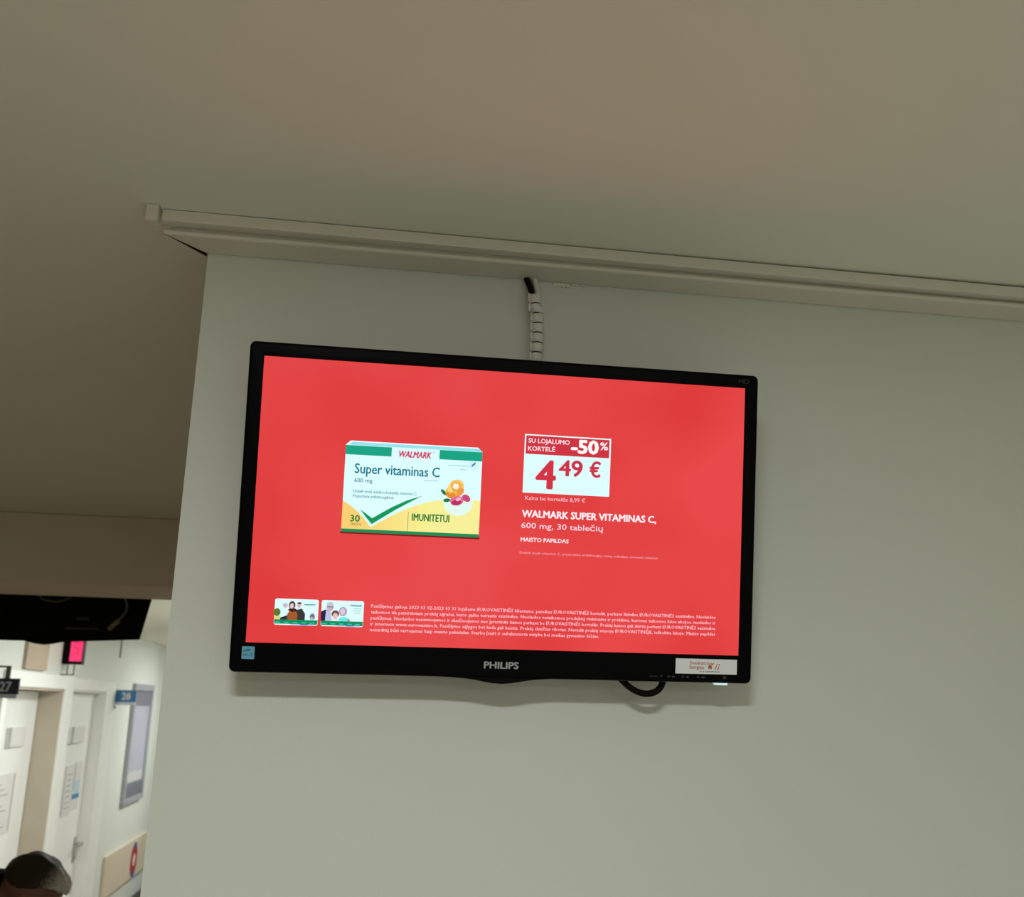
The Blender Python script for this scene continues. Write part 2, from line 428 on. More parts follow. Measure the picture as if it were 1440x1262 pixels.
quad(0, 0.005, 0.332, 0.112, Y2, GREEN); quad(0.682, 0.003, 1, 0.112, Y2, GREEN)
yel = [(0, 0.645), (0.06, 0.70), (0.12, 0.775), (0.17, 0.855), (0.205, 0.925), (0.216, 0.93), (0.28, 0.865), (0.36, 0.79), (0.45, 0.715), (0.54, 0.655), (0.62, 0.615), (0.70, 0.59), (0.80, 0.575), (0.90, 0.570), (1, 0.572), (1, 0.965), (0, 0.965)]
top_ = yel[:-2]
for i in range(len(top_) - 1):                           # strips left to right, the printed yellow turning from amber to lemon
    a, b = top_[i], top_[i + 1]; k = a[0]
    col = glow(int(250 - 2 * k), int(206 + 34 * min(1, k * 1.8)), int(112 + 40 * min(1, k * 1.5)))
    bx.poly([S(*a), S(*b), S(b[0], 0.965), S(a[0], 0.965)], Y2, col)
quad(0, 0.963, 1, 1.0, Y3, glow(18, 140, 84))
quad(0.4745, 0.745, 0.478, 0.965, Y3, glow(40, 130, 70))
# tick mark
tick = [(0.128, 0.738), (0.165, 0.775), (0.217, 0.832), (0.28, 0.768), (0.36, 0.690), (0.46, 0.610), (0.572, 0.546),
        (0.47, 0.640), (0.38, 0.725), (0.30, 0.810), (0.216, 0.900), (0.17, 0.820)]
for q in ((0, 1, 11), (1, 2, 10, 11), (2, 3, 9, 10), (3, 4, 8, 9), (4, 5, 7, 8), (5, 6, 7)):
    bx.poly([S(*tick[i]) for i in q], Y3, glow(0, 150, 88))
# white disc with orange and rose hips
ex, ez = S(0.835, 0.605); bx.ell(ex, ez, 0.0142, 0.0128, Y3, glow(226, 252, 240), 28)
def E(px, py, rx, rz, m, y, rot=0.0):
    s_, t_ = (px - 137) / 1158, (py - 243 + (px - 137) * -0.045) / 728
    a = S(s_, t_); bx.ell(a[0], a[1], rx * mm, rz * mm, y, m, 18, rot)
E(978, 640, 3.6, 1.6, glow(20, 120, 70), Y4, -0.8); E(1008, 708, 3.4, 1.8, glow(16, 116, 66), Y4, 0.1)
E(1050, 640, 6.6, 5.4, glow(240, 178, 66), Y4, -0.2); E(1085, 590, 7.4, 6.6, glow(246, 200, 96), Y4, 0.3)
E(1040, 665, 5.0, 3.0, glow(230, 140, 44), Y5, -0.3); E(1082, 592, 4.8, 4.6, glow(236, 160, 60), Y5); E(1080, 590, 3.2, 3.0, glow(255, 240, 214), -0.0005)
E(1120, 640, 4.6, 2.6, glow(240, 150, 70), Y5, 0.9); E(1030, 618, 2.4, 4.2, glow(252, 216, 120), Y5, 0.3)
E(1093, 712, 6.6, 4.6, glow(226, 110, 150), Y5, 0.15); E(1172, 690, 4.4, 3.2, glow(204, 70, 124), Y5, -0.6); E(1090, 728, 5.0, 2.6, glow(186, 40, 92), -0.0005, 0.2)
E(1106, 700, 2.6, 1.6, glow(246, 180, 200), -0.0006, 0.4)
E(1222, 404, 3.0, 0.8, glow(40, 120, 150), Y4, 0.8); E(1215, 410, 5.2, 4.4, glow(206, 244, 250), Y3)
for (px0, px1, py) in ((1005, 1175, 384), (1105, 1160, 420), (805, 925, 514)):
    s0, s1 = (px0 - 137) / 1158, (px1 - 137) / 1158; t_ = (py - 213 - (px0 - 137) * 0.053) / 735
    a, b = S(s0, t_), S(s1, t_ + 0.012); bx.rect(a[0], b[0], b[1], a[1], Y3, glow(176, 222, 226))
def bw(text, s0, s1, tb, tt, m, bold=0.0, shear=0.0, y=Y3):
    a = S(s0, tb); write(bx, text, a[0], S(s1, tb)[0], a[1], (tb - tt) * (BZ1 - BZ0) * mm, y, m, bold, shear)
bw('WALMARK', 0.378, 0.620, 0.110, 0.040, glow(206, 24, 84), 0.03, 0.18)
bw('\u2122', 0.632, 0.648, 0.060, 0.030, glow(206, 60, 110))
bw('Super vitaminas C', 0.072, 0.690, 0.322, 0.212, TEAL, 0.016)
bw('600 mg', 0.074, 0.205, 0.425, 0.380, glow(30, 130, 150), 0.012)
bw('Didel\u0117 doz\u0117 auk\u0161tos kokyb\u0117s vitamino C', 0.070, 0.530, 0.545, 0.512, glow(40, 130, 150), 0.008)
bw('Praturtinta er\u0161k\u0117tuog\u0117mis', 0.070, 0.365, 0.602, 0.567, glow(40, 130, 150), 0.008)
bw('30', 0.060, 0.130, 0.878, 0.805, glow(20, 120, 60), 0.03)
bw('TABLE\u010cI\u0172', 0.060, 0.142, 0.922, 0.893, glow(110, 130, 40), 0.006)
bw('IMUNITETUI', 0.503, 0.778, 0.838, 0.758, glow(16, 124, 56), 0.028)
bx.build('product_picture', scr, fix=False)['label'] = 'white and yellow vitamin box shown on the screen'
# price tag
pt = MB()
pt.rect(0.01445, 0.10105, 0.0171, 0.0745, Y1, WHT)
pt.rect(0.0158, 0.0994, 0.0551, 0.0732, Y2, glow(206, 46, 62))
write(pt, 'SU LOJALUMO', 0.0180, 0.0593, 0.0662, 0.0043, Y3, PINKW, 0.022)
write(pt, 'KORTEL\u0116', 0.0180, 0.0451, 0.0585, 0.0042, Y3, PINKW, 0.022)
write(pt, '-50', 0.0606, 0.0888, 0.0586, 0.0126, Y3, glow(255, 250, 252), 0.05)
write(pt, '%', 0.0899, 0.0981, 0.0630, 0.0074, Y3, glow(255, 240, 246), 0.025)
DR = glow(205, 44, 70)
write(pt, '4', 0.0264, 0.0469, 0.0222, 0.0265, Y3, glow(210, 46, 66), 0.035, res=4)
write(pt, '49', 0.0492, 0.0733, 0.0355, 0.0150, Y3, DR, 0.03, res=4)
write(pt, '\u20ac', 0.0799, 0.0916, 0.0357, 0.0142, Y3, DR, 0.03, res=4)
pt.build('price_tag', scr, fix=False)['label'] = 'white and red price panel reading 4,49 shown on the screen'
# captions
cp = MB()
write(cp, 'Kaina be kortel\u0117s 8,99 \u20ac', 0.0173, 0.0770, 0.0103, 0.0037, Y2, glow(252, 190, 200), 0.008)
write(cp, 'WALMARK SUPER VITAMINAS C,', 0.0147, 0.1497, -0.0065, 0.0066, Y2, glow(255, 240, 246), 0.035)
write(cp, '600 mg, 30 table\u010di\u0173', 0.0145, 0.0961, -0.0173, 0.0053, Y2, glow(254, 214, 226), 0.010)
write(cp, 'MAISTO PAPILDAS', 0.0145, 0.0622, -0.0302, 0.0037, Y2, glow(255, 226, 232), 0.035)
write(cp, 'Didel\u0117 doz\u0117 vitamino C, praturtinto er\u0161k\u0117tuogi\u0173 vaisi\u0173 milteliais, imuninei sistemai.', 0.0142, 0.1532, -0.0421, 0.0021, Y2, glow(246, 168, 176), 0.006)
cp.build('caption_text', scr, fix=False)['label'] = 'pale lettering beside and under the price panel'
# fine print
fp = MB()
FP = ['Pasi\u016blymas galioja 2023 03 02-2023 03 31 lojaliems EUROVAISTIN\u0116S klientams, pateikus EUROVAISTIN\u0116S kortel\u0119, perkant fizin\u0117se EUROVAISTIN\u0116S vaistin\u0117se. Nuolaidos',
      'taikomos tik patvirtintam preki\u0173 s\u0105ra\u0161ui, kurio galite teirautis vaistin\u0117se. Nuolaidos netaikomos produkt\u0173 rinkiniams ir prek\u0117ms, kurioms taikomos kitos akcijos, nuolaidos ir',
      'pasi\u016blymai. Nuolaidos nesumuojamos ir skai\u010diuojamos nuo \u012fprastin\u0117s kainos perkant be EUROVAISTIN\u0116S kortel\u0117s. Preki\u0173 kainos gali skirtis perkant EUROVAISTIN\u0116S vaistin\u0117se',
      'ir internetu www.eurovaistine.lt. Pasi\u016blymo s\u0105lygos bet kada gali keistis. Preki\u0173 skai\u010dius ribotas. Nerad\u0119 preki\u0173 vienoje EUROVAISTIN\u0116JE, ie\u0161kokite kitoje. Maisto papildas',
      'netur\u0117t\u0173 b\u016bti vartojamas kaip maisto pakaitalas. Svarbu \u012fvairi ir subalansuota mityba bei sveikas gyvenimo b\u016bdas.']
for i, s_ in enumerate(FP):
    zb = -0.0986 - i * 0.00552
    write(fp, s_, -0.1252, 0.2138 if i < 4 else 0.0962, zb, 0.0031, Y2, glow(254, 196, 206), 0.012, res=1)
fp.build('fine_print', scr, fix=False)['label'] = 'five small pale lines along the bottom of the screen'
# the two loyalty cards
def card(x0, x1, z0, z1, kind):
    c_ = MB(); w_, h_ = x1 - x0, z1 - z0
    Q = lambda s_, t_: (x0 + w_ * s_, z1 - h_ * t_)
    c_.poly(rrect(x0, x1, z0, z1, 0.0018, 4), Y1, WHT)
    def el(s_, t_, rs, rt, m, y): a = Q(s_, t_); c_.ell(a[0], a[1], rs * w_, rt * h_, y, m, 14)
    def pg(pts, m, y): c_.poly([Q(*p) for p in pts], y, m)
    HAIR, SKIN, COAT, BROWN = glow(72, 54, 60), glow(222, 180, 186), glow(36, 44, 56), glow(164, 88, 36)
    if kind == 0:
        el(0.06, 0.52, 0.08, 0.15, glow(90, 120, 40), Y2); pg([(0, .66), (.14, .66), (.14, .8), (0, .8)], glow(220, 214, 130), Y3)
        pg([(.14, .72), (.30, .62), (.32, .80), (.14, .80)], glow(28, 44, 66), Y3)
        el(0.24, 0.25, 0.06, 0.09, glow(196, 190, 206), Y2)
        pg([(.48, .42), (.62, .36), (.70, .55), (.70, .80), (.50, .80)], glow(52, 52, 50), Y2)
        el(0.555, 0.22, 0.05, 0.11, SKIN, Y3); pg([(.50, .18), (.53, .12), (.59, .11), (.61, .17), (.56, .19)], HAIR, Y4)
        pg([(.28, .80), (.30, .55), (.36, .44), (.48, .44), (.53, .60), (.52, .80)], BROWN, Y3)
        el(0.395, 0.24, 0.075, 0.16, HAIR, Y3); el(0.39, 0.27, 0.045, 0.11, glow(236, 196, 204), Y4)
        el(0.41, 0.42, 0.10, 0.07, glow(70, 22, 30), Y4)
        el(0.87, 0.66, 0.06, 0.13, glow(120, 116, 136), Y2); el(0.86, 0.74, 0.04, 0.07, glow(180, 190, 206), Y3)
        bars = [(.66, .18, .93, .21), (.72, .22, .90, .235)]
    else:
        pg([(0, .44), (.10, .36), (.20, .40), (.26, .80), (0, .80)], glow(26, 32, 72), Y2)
        pg([(.11, .38), (.22, .42), (.26, .80), (.10, .80)], glow(190, 196, 226), Y3)
        el(0.205, 0.26, 0.085, 0.17, glow(206, 176, 196), Y3); el(0.20, 0.15, 0.08, 0.08, glow(190, 200, 214), Y4); pg([(.13, .24), (.28, .24), (.28, .27), (.13, .27)], glow(120, 100, 120), Y5)
        el(0.51, 0.42, 0.095, 0.18, glow(166, 160, 184), Y2); el(0.505, 0.42, 0.06, 0.13, glow(226, 198, 214), Y3)
        pg([(.40, .80), (.44, .66), (.58, .62), (.66, .70), (.68, .80)], glow(110, 232, 230), Y3)
        el(0.335, 0.52, 0.09, 0.14, glow(120, 70, 66), Y3); el(0.335, 0.60, 0.058, 0.12, glow(232, 190, 196), Y4)
        pg([(.22, .80), (.27, .70), (.42, .70), (.44, .80)], glow(226, 246, 240), Y3)
        pg([(.62, .70), (.68, .72), (.69, .80), (.63, .80)], glow(150, 140, 170), Y4)
        bars = [(.66, .15, .95, .18), (.70, .19, .94, .21), (.76, .29, .95, .305), (.75, .37, .94, .385), (.76, .45, .93, .465)]
    for a, b, c2, d in bars: pg([(a, b), (c2, b), (c2, d), (a, d)], glow(70, 150, 160), Y3)
    pg([(.003, .79), (.997, .79), (.99, .955), (.01, .955)], glow(0, 142, 92), Y3)
    for a in (.08, .28, .48, .68, .86): pg([(a - .05, .88), (a + .06, .88), (a + .06, .92), (a - .05, .92)], glow(60, 200, 180), Y4)
    pg([(.38, .955), (.96, .955), (.96, .99), (.39, .99)], glow(190, 214, 255), Y3)
    pg([(.60, .955), (.78, .955), (.78, .985), (.60, .985)], glow(40, 130, 220), Y4)
    return c_
card(-0.2141, -0.1740, -0.1172, -0.0930, 0).build('card_picture', scr, fix=False)['label'] = 'card picture with a couple in autumn coats'
card(-0.1713, -0.1320, -0.1172, -0.0930, 1).build('card_picture', scr, fix=False)['label'] = 'card picture with an elderly couple and a child'

# ---- marks on the frame
YB = -0.0016
mb = MB(); write(mb, 'PHILIPS', -0.0158, 0.0177, -0.1521, 0.0061, YB, M_silver, 0.035, res=3)
mb.build('brand_mark', mon, fix=False)['label'] = 'silver maker lettering on the lower frame'
mb = MB(); write(mb, 'HD', 0.2310, 0.2420, 0.1386, 0.0045, YB, M_fainter, 0.0)
mb.build('frame_print', mon, fix=False)
stk = MB().box(0.1737, 0.2366, -0.00165, -0.0013, -0.1526, -0.1380, M_stick).build('sticker', mon)
stk['label'] = 'white sticker with orange lettering at the lower right of the frame'
mb = MB(); ys = -0.0018
write(mb, 'Sveikatos', 0.1880, 0.2086, -0.1436, 0.0033, ys, M_rust, 0.012)
write(mb, 'langas', 0.1880, 0.2028, -0.1477, 0.0034, ys, M_rust, 0.012)
# the little orange figures of the logo
mb.ell(0.2086, -0.1455, 0.0022, 0.0017, ys, M_orange, 14, 0.9)
mb.poly([(0.2074, -0.1446), (0.2100, -0.1477), (0.2112, -0.1470), (0.2100, -0.1440)], ys, M_orange)
mb.poly([(0.2092, -0.1414), (0.2103, -0.1416), (0.2110, -0.1428), (0.2120, -0.1414), (0.2131, -0.1415), (0.2115, -0.1440), (0.2104, -0.1440)], ys, M_orange)
mb.poly([(0.2134, -0.1478), (0.2152, -0.1440), (0.2161, -0.1444), (0.2144, -0.1481)], ys, M_orange)
mb.poly([(0.2160, -0.1484), (0.2176, -0.1446), (0.2184, -0.1449), (0.2174, -0.1486)], ys, M_orange)
mb.ell(0.2158, -0.1430, 0.0007, 0.0007, ys, M_orange, 10); mb.ell(0.2182, -0.1432, 0.0008, 0.0008, ys, M_grey, 10)
x = 0.1984
for k in range(17):
    wd = random.uniform(0.0007, 0.0012)
    if k not in (2, 4): mb.rect(x, x + wd, -0.1508, -0.1496 + random.uniform(-0.0003, 0.0002), ys, M_grey)
    x += wd + 0.0003
mb.build('sticker_print', stk, fix=False)
en = MB(); en.prism(rrect(-0.2410, -0.2296, -0.1491, -0.1376, 0.0007, 3), -0.00165, -0.0013, M_blue1)
en.poly([(-0.2403, -0.1422), (-0.2385, -0.1405), (-0.2360, -0.1396), (-0.2335, -0.1397), (-0.2331, -0.1408), (-0.2345, -0.1420)], -0.0018, M_blue2)
en.poly([(-0.2403, -0.1458), (-0.2403, -0.1447), (-0.2370, -0.1448), (-0.2345, -0.1454), (-0.2322, -0.1449), (-0.2300, -0.1458)], -0.0018, M_blue2)
en.poly([(-0.2330, -0.1440), (-0.2318, -0.1430), (-0.2310, -0.1436), (-0.2318, -0.1446)], -0.0018, M_blue2)
en.build('energy_label', mon, fix=False)['label'] = 'small blue energy label at the lower left of the frame'
for cx, wd, kind in ((0.1545, 0.0150, 0), (0.1697, 0.0085, 1), (0.1840, 0.0085, 1), (0.1998, 0.0105, 2), (0.2240, 0.0040, 3)):
    mb = MB(); z0 = -0.1565
    if kind == 0:
        for k in range(6): mb.rect(cx - 0.0070 + k * 0.0014, cx - 0.0060 + k * 0.0014, z0, z0 + 0.0011, YB, M_fainter)
        mb.poly([(cx + 0.0040, z0 + 0.0015), (cx + 0.0062, z0 + 0.0015), (cx + 0.0051, z0 - 0.0003)], YB, M_faint)
    elif kind == 3:
        mb.rect(cx - 0.0018, cx + 0.0018, z0 - 0.0006, z0 + 0.0022, YB, M_fainter)
    else:
        mb.rect(cx - 0.0042, cx - 0.0012, z0, z0 + 0.0013, YB, M_fainter); mb.rect(cx - 0.0037, cx - 0.0017, z0 + 0.0014, z0 + 0.0019, YB, M_fainter)
        mb.ell(cx + 0.0020, z0 + 0.0006, 0.0017, 0.0009, YB, M_faint, 10)
        if kind == 2: mb.rect(cx + 0.0036, cx + 0.0050, z0, z0 + 0.0012, YB, M_fainter)
    mb.build('button_mark', mon, fix=False)
MB().box(0.2152, 0.2287, 0.0016, 0.0070, -0.1636, -0.1605, M_led).build('power_light', mon, bevel=0.0005)['label'] = 'lit bluish white power light under the frame'

# cable loop hanging below the monitor
lp = [(0.1130, 0.020, -0.1500), (0.1180, 0.016, -0.1572), (0.1236, 0.012, -0.1622), (0.1307, 0.012, -0.1683), (0.1374, 0.012, -0.1722), (0.1440, 0.012, -0.1745), (0.1491, 0.012, -0.1750),
      (0.1548, 0.012, -0.1742), (0.1606, 0.012, -0.1713), (0.1646, 0.013, -0.1664), (0.1672, 0.016, -0.1600), (0.1680, 0.020, -0.1520)]
org = Vector((0, -0.08, FZ))
mb = MB().tube(catmull([org + MM @ Vector(p) for p in lp], 6), 0.0032, M_rubber, 12)
tag(mb.build('cable_loop', smooth=True), 'short black cable loop hanging below the red monitor near its sticker', 'cable')

# ------------------------------------------------------------------ second monitor, seen from behind below the beam
m2 = thing('monitor', 'black monitor hanging behind the beam, seen from its back', 'monitor', (-1.105, 2.42, 2.13))
def hang_monitor():
    o = m2; mb_ = MB(); v_ = []
    X = lambda x: x + 1.105
    rows = [(2.36, 0.0), (2.395, 0.008)]                 # back face, then the widest rim
    def loop(y, d):
        a = 0.012 - d
        return [(-1.395 + a, 2.118 + a), (-1.165, 2.118 + a), (-1.13, 2.110 + a), (-1.105, 2.1075 + a), (-1.08, 2.110 + a), (-1.05, 2.1175 + a), (-0.817 - a, 2.132 + a), (-0.786 - a, 2.30), (-0.78 - a, 2.395 - a), (-1.43 + a, 2.395 - a), (-1.42 + a, 2.30)]
    L_ = [([(X(p[0]), p[1] - 2.13) for p in loop(2.36, 0.012)], -0.045), ([(X(p[0]), p[1] - 2.13) for p in loop(2.38, 0.004)], -0.030), ([(X(p[0]), p[1] - 2.13) for p in loop(2.40, -0.012)], 0.0)]
    r = ring_mesh(L_, M_black); n_ = len(L_[0][0])
    r.f += [tuple(range(n_)), tuple(range(3 * n_ - 1, 2 * n_ - 1, -1))]; r.mi += [0, 0]
    r.build('back_housing', o)
    # ceiling pole
    MB().box(-0.03, 0.03, -0.02, 0.01, 0.25, ZC - 2.13, M_black).build('ceiling_mount', o)
    # two thin grey bars on the back face
    mb_ = MB()
    mb_.box(0.06, 0.16, -0.047, -0.044, 0.028, 0.034, M_fainter); mb_.box(0.09, 0.125, -0.048, -0.044, 0.058, 0.066, M_fainter)
    mb_.build('grey_bars', o)
hang_monitor()
mb = MB()
P2 = lambda x, z, y=2.366: Vector((x, y, z))
mb.tube(catmull([P2(-0.875, 2.262), P2(-0.866, 2.238), P2(-0.868, 2.218), P2(-0.879, 2.199), P2(-0.889, 2.188)]), 0.0035, mat('grey_cable', (0.16, 0.155, 0.14), 0.5), 8)
pl = mb.build('monitor_cable', smooth=True)
tag(pl, 'thin grey cable with beige plug against the back of the hanging monitor', 'cable')
mb = MB().tube([P2(-0.886, 2.190), P2(-0.888, 2.187), P2(-0.912, 2.162), P2(-0.914, 2.160)], [0.006, 0.0075, 0.0075, 0.005], mat('beige_plug', (0.24, 0.19, 0.12), 0.5), 10)
mb.build('plug', pl, smooth=True)
mb = MB().tube(catmull([P2(-1.14, 2.262), P2(-1.12, 2.248), P2(-1.09, 2.243), P2(-1.06, 2.247), P2(-1.035, 2.262)]), 0.0035, mat('dark_grey_cable', (0.07, 0.07, 0.068), 0.5), 8)
tag(mb.build('monitor_cable', smooth=True), 'dark cable loop sagging at the middle of the hanging monitor, under the beam', 'cable')

# ------------------------------------------------------------------ corridor doors
def door(name, y0, y1, leaf_x, cas_r, cas_l, cas_top):
    d = bpy.data.objects.new(name, None); C.objects.link(d); d.location = (XW, y0, 0); d['kind'] = 'structure'
    def fin(mb_, nm, bevel=0.0):
        mb_.v = [(x - XW, y - y0, z) for x, y, z in mb_.v]; return mb_.build(nm, d, bevel=bevel)
    mb_ = MB()
    mb_.box(XW, XW + 0.014, y1, cas_r, 0, cas_top, M_white)
    mb_.box(XW, XW + 0.014, cas_l, y0, 0, cas_top, M_white)
    mb_.box(XW, XW + 0.014, y0, y1, DZ, cas_top, M_white)
    fin(mb_, 'casing', 0.003)
    mb_ = MB()
    mb_.box(leaf_x - 0.04, XW + 0.001, y1 - 0.012, y1 + 0.001, 0, DZ, M_jamb if leaf_x < -1.95 else M_white)
    mb_.box(leaf_x - 0.04, XW + 0.001, y0 - 0.001, y0 + 0.012, 0, DZ, M_jamb if leaf_x < -1.95 else M_white)
    mb_.box(leaf_x - 0.04, XW + 0.001, y0, y1, DZ - 0.012, DZ + 0.001, M_jamb if leaf_x < -1.95 else M_white)
    fin(mb_, 'jamb')
    mb_ = MB().box(leaf_x - 0.04, leaf_x, y0 + 0.016, y1 - 0.020, 0.006, DZ - 0.016, M_leaf)
    lf = fin(mb_, 'leaf', 0.002)
    lf['label'] = 'white door leaf'
    hy = y1 - 0.085
    mb_ = MB()
    mb_.box(leaf_x, leaf_x + 0.006, hy - 0.022, hy + 0.022, 0.90, 1.06, M_steel)
    mb_.tube([(leaf_x + 0.005, hy, 1.02), (leaf_x + 0.045, hy, 1.02), (leaf_x + 0.05, hy - 0.012, 1.02), (leaf_x + 0.05, hy - 0.125, 1.015)], 0.010, M_steel, 10)
    mb_.tube([(leaf_x + 0.005, hy, 0.935), (leaf_x + 0.016, hy, 0.935)], 0.013, M_steel, 12)
    mb_.v = [(x - XW, y - y0, z) for x, y, z in mb_.v]
    h = mb_.build('handle', lf, smooth=False)
    return d
door('door_1', 4.44, 5.48, -1.97, 5.655, 4.37, 2.083)
door('door_2', 5.66, 6.54, -1.90, 6.815, 5.657, 2.075)

# signs, plates and papers on the doors
def wallbox(name, x, depth, y0, y1, z0, z1, m, label, cat, bevel=0.002, group=None):
    o = MB().box(x, x + depth, y0, y1, z0, z1, m).build(name, bevel=bevel); return tag(o, label, cat, group)
pA = thing('door_plate', 'small square white plate on the nearer door, above its notice', 'plate', (-1.97, 5.03, 1.68))
loc(pA, MB().box(-1.97, -1.952, 4.965, 5.26, 1.685, 1.79, M_paper)).build('plate', pA, bevel=0.003)
mb = MB().box(-1.9525, -1.951, 4.965, 5.0, 1.685, 1.79, M_ink); loc(pA, mb).build('plate_print', pA)
pB = thing('door_plate', 'small square white plate on the farther door, above its papers', 'plate', (-1.90, 6.1, 1.67))
loc(pB, MB().box(-1.90, -1.882, 5.96, 6.29, 1.672, 1.775, M_paper)).build('plate', pB, bevel=0.003)
mb = MB().box(-1.8825, -1.881, 5.96, 6.02, 1.672, 1.775, M_ink); loc(pB, mb).build('plate_print', pB)

nt_ = thing('paper_notice', 'large white paper notice on the nearer door with rounded corner', 'notice', (-1.97, 4.9, 1.22))
loc(nt_, MB().box(-1.97, -1.966, 4.6, 5.22, 1.225, 1.545, M_paper)).build('sheet', nt_, bevel=0.0015)
mb = MB()
mb.box(-1.966, -1.9655, 5.195, 5.215, 1.24, 1.54, M_ink)
for k in range(9): mb.box(-1.966, -1.9655, 4.7, 5.12 - 0.06 * (k % 3), 1.265 + k * 0.028, 1.272 + k * 0.028, M_ink)
loc(nt_, mb).build('notice_print', nt_)
nt2 = thing('paper_notice', 'tall white paper sheet left of the blue leaflet on the farther door', 'notice', (-1.90, 6.0, 1.22))
loc(nt2, MB().box(-1.90, -1.896, 5.975, 6.19, 1.225, 1.535, M_paper)).build('sheet', nt2, bevel=0.001)
mb = MB()
mb.box(-1.896, -1.8955, 5.985, 6.01, 1.235, 1.53, M_ink)
for k in range(7): mb.box(-1.896, -1.8955, 6.04, 6.16, 1.27 + k * 0.034, 1.277 + k * 0.034, M_ink)
loc(nt2, mb).build('notice_print', nt2)
nt3 = thing('leaflet', 'blue and white leaflet on the farther door beside the tall sheet', 'leaflet', (-1.90, 6.28, 1.24))
loc(nt3, MB().box(-1.90, -1.896, 6.21, 6.40, 1.245, 1.545, M_paper)).build('sheet', nt3, bevel=0.001)
mb = MB(); mb.box(-1.896, -1.8955, 6.215, 6.395, 1.315, 1.345, M_bluepaper); mb.box(-1.896, -1.8955, 6.24, 6.395, 1.345, 1.43, M_palebluep)
mb.box(-1.896, -1.8955, 6.22, 6.24, 1.37, 1.54, M_ink)
loc(nt3, mb).build('leaflet_print', nt3)

# room number signs projecting into the corridor
def blade(name_label, y, x1, z0, z1, face, strip, text, tx0, tx1, tz, th, tm, arm):
    s_ = thing('room_sign', name_label, 'sign', (XW, y, z0))
    zs = z0 + (z1 - z0) * 0.2
    loc(s_, MB().box(XW + 0.006, x1, y, y + 0.014, zs, z1, face)).build('panel', s_, bevel=0.001)
    loc(s_, MB().box(XW + 0.006, x1 - 0.004, y, y + 0.014, z0, zs, strip)).build('lower_strip', s_)
    mb_ = MB(); write(mb_, text, tx0, tx1, tz, th, y - 0.0012, tm, 0.03); mb_ = loc(s_, mb_); mb_.build('number', s_, fix=False)
    mb_ = MB().box(XW, XW + 0.007, y - 0.008, y + 0.022, z0 - 0.01, z1 + 0.01, M_bracket)
    if arm:
        mb_.box(x1 - 0.062, x1 - 0.044, y + 0.002, y + 0.014, z1 - 0.001, z1 + 0.052, M_bracket)
        mb_.box(XW, x1 - 0.044, y + 0.004, y + 0.012, z1 + 0.046, z1 + 0.054, M_bracket)
    loc(s_, mb_).build('bracket', s_)
blade('dark navy room sign with the number 27, nearest above the doors', 3.75, -1.574, 1.943, 2.027, M_navy, M_signgrey, '27', -1.654, -1.603, 1.972, 0.040, M_signgrey, True)
blade('small blue room sign reading 28 beside the farther door', 6.84, -1.688, 1.915, 2.020, M_signblue, M_signlight, '28', -1.788, -1.725, 1.953, 0.048, M_signwhite, False)
MB_knob = MB().tube([(XW, 6.83, 1.895), (XW + 0.018, 6.83, 1.895)], 0.012, M_bracket, 12)  # small round knob on the wall
tag(MB_knob.build('wall_knob'), 'tiny dark round hook on the wall under the blue sign', 'knob')

# red display
rd = thing('red_display', 'small lit red display panel projecting above the door casings', 'display', (XW, 5.35, 2.13))
loc(rd, MB().box(XW + 0.006, -1.722, 5.352, 5.41, 2.146, 2.325, M_black)).build('housing', rd, bevel=0.002)
mb = MB().box(-1.795, -1.727, 5.348, 5.353, 2.163, 2.318, mat('red_light', (0.02, 0.002, 0.004), 0.4, emit=1.0, ecol=lin(255, 58, 116)))
md = mat('red_light_dim', (0.02, 0.002, 0.004), 0.4, emit=1.0, ecol=lin(226, 34, 84))
for x, z, a, b in ((-1.772, 2.205, .022, .006), (-1.772, 2.238, .022, .006), (-1.752, 2.205, .006, .039), (-1.772, 2.270, .022, .006), (-1.774, 2.238, .006, .036)):
    mb.box(x, x + a, 5.346, 5.3485, z, z + b, md)
o = loc(rd, mb).build('lit_face', rd); o['label'] = 'glowing pink red face'
mb = MB().box(-1.805, -1.799, 5.36, 5.366, 2.083, 2.147, M_bracket); mb.box(-1.768, -1.762, 5.36, 5.366, 2.083, 2.147, M_bracket)
mb.box(XW, -1.762, 5.36, 5.366, 2.083, 2.089, M_bracket); loc(rd, mb).build('bracket', rd)

wallbox('wall_board', XW, 0.02, 4.64, 5.02, 2.095, 2.33, M_brownbox, 'brown board on the wall above the nearer door, below the hanging monitor', 'board')
mb = MB().tube([(XW + 0.006, 6.86, 2.42), (XW + 0.006, 6.86, 2.25)], 0.006, M_ink, 8)
tag(mb.build('wall_wire'), 'thin dark wire running down the wall near the ceiling past the red display', 'wire')

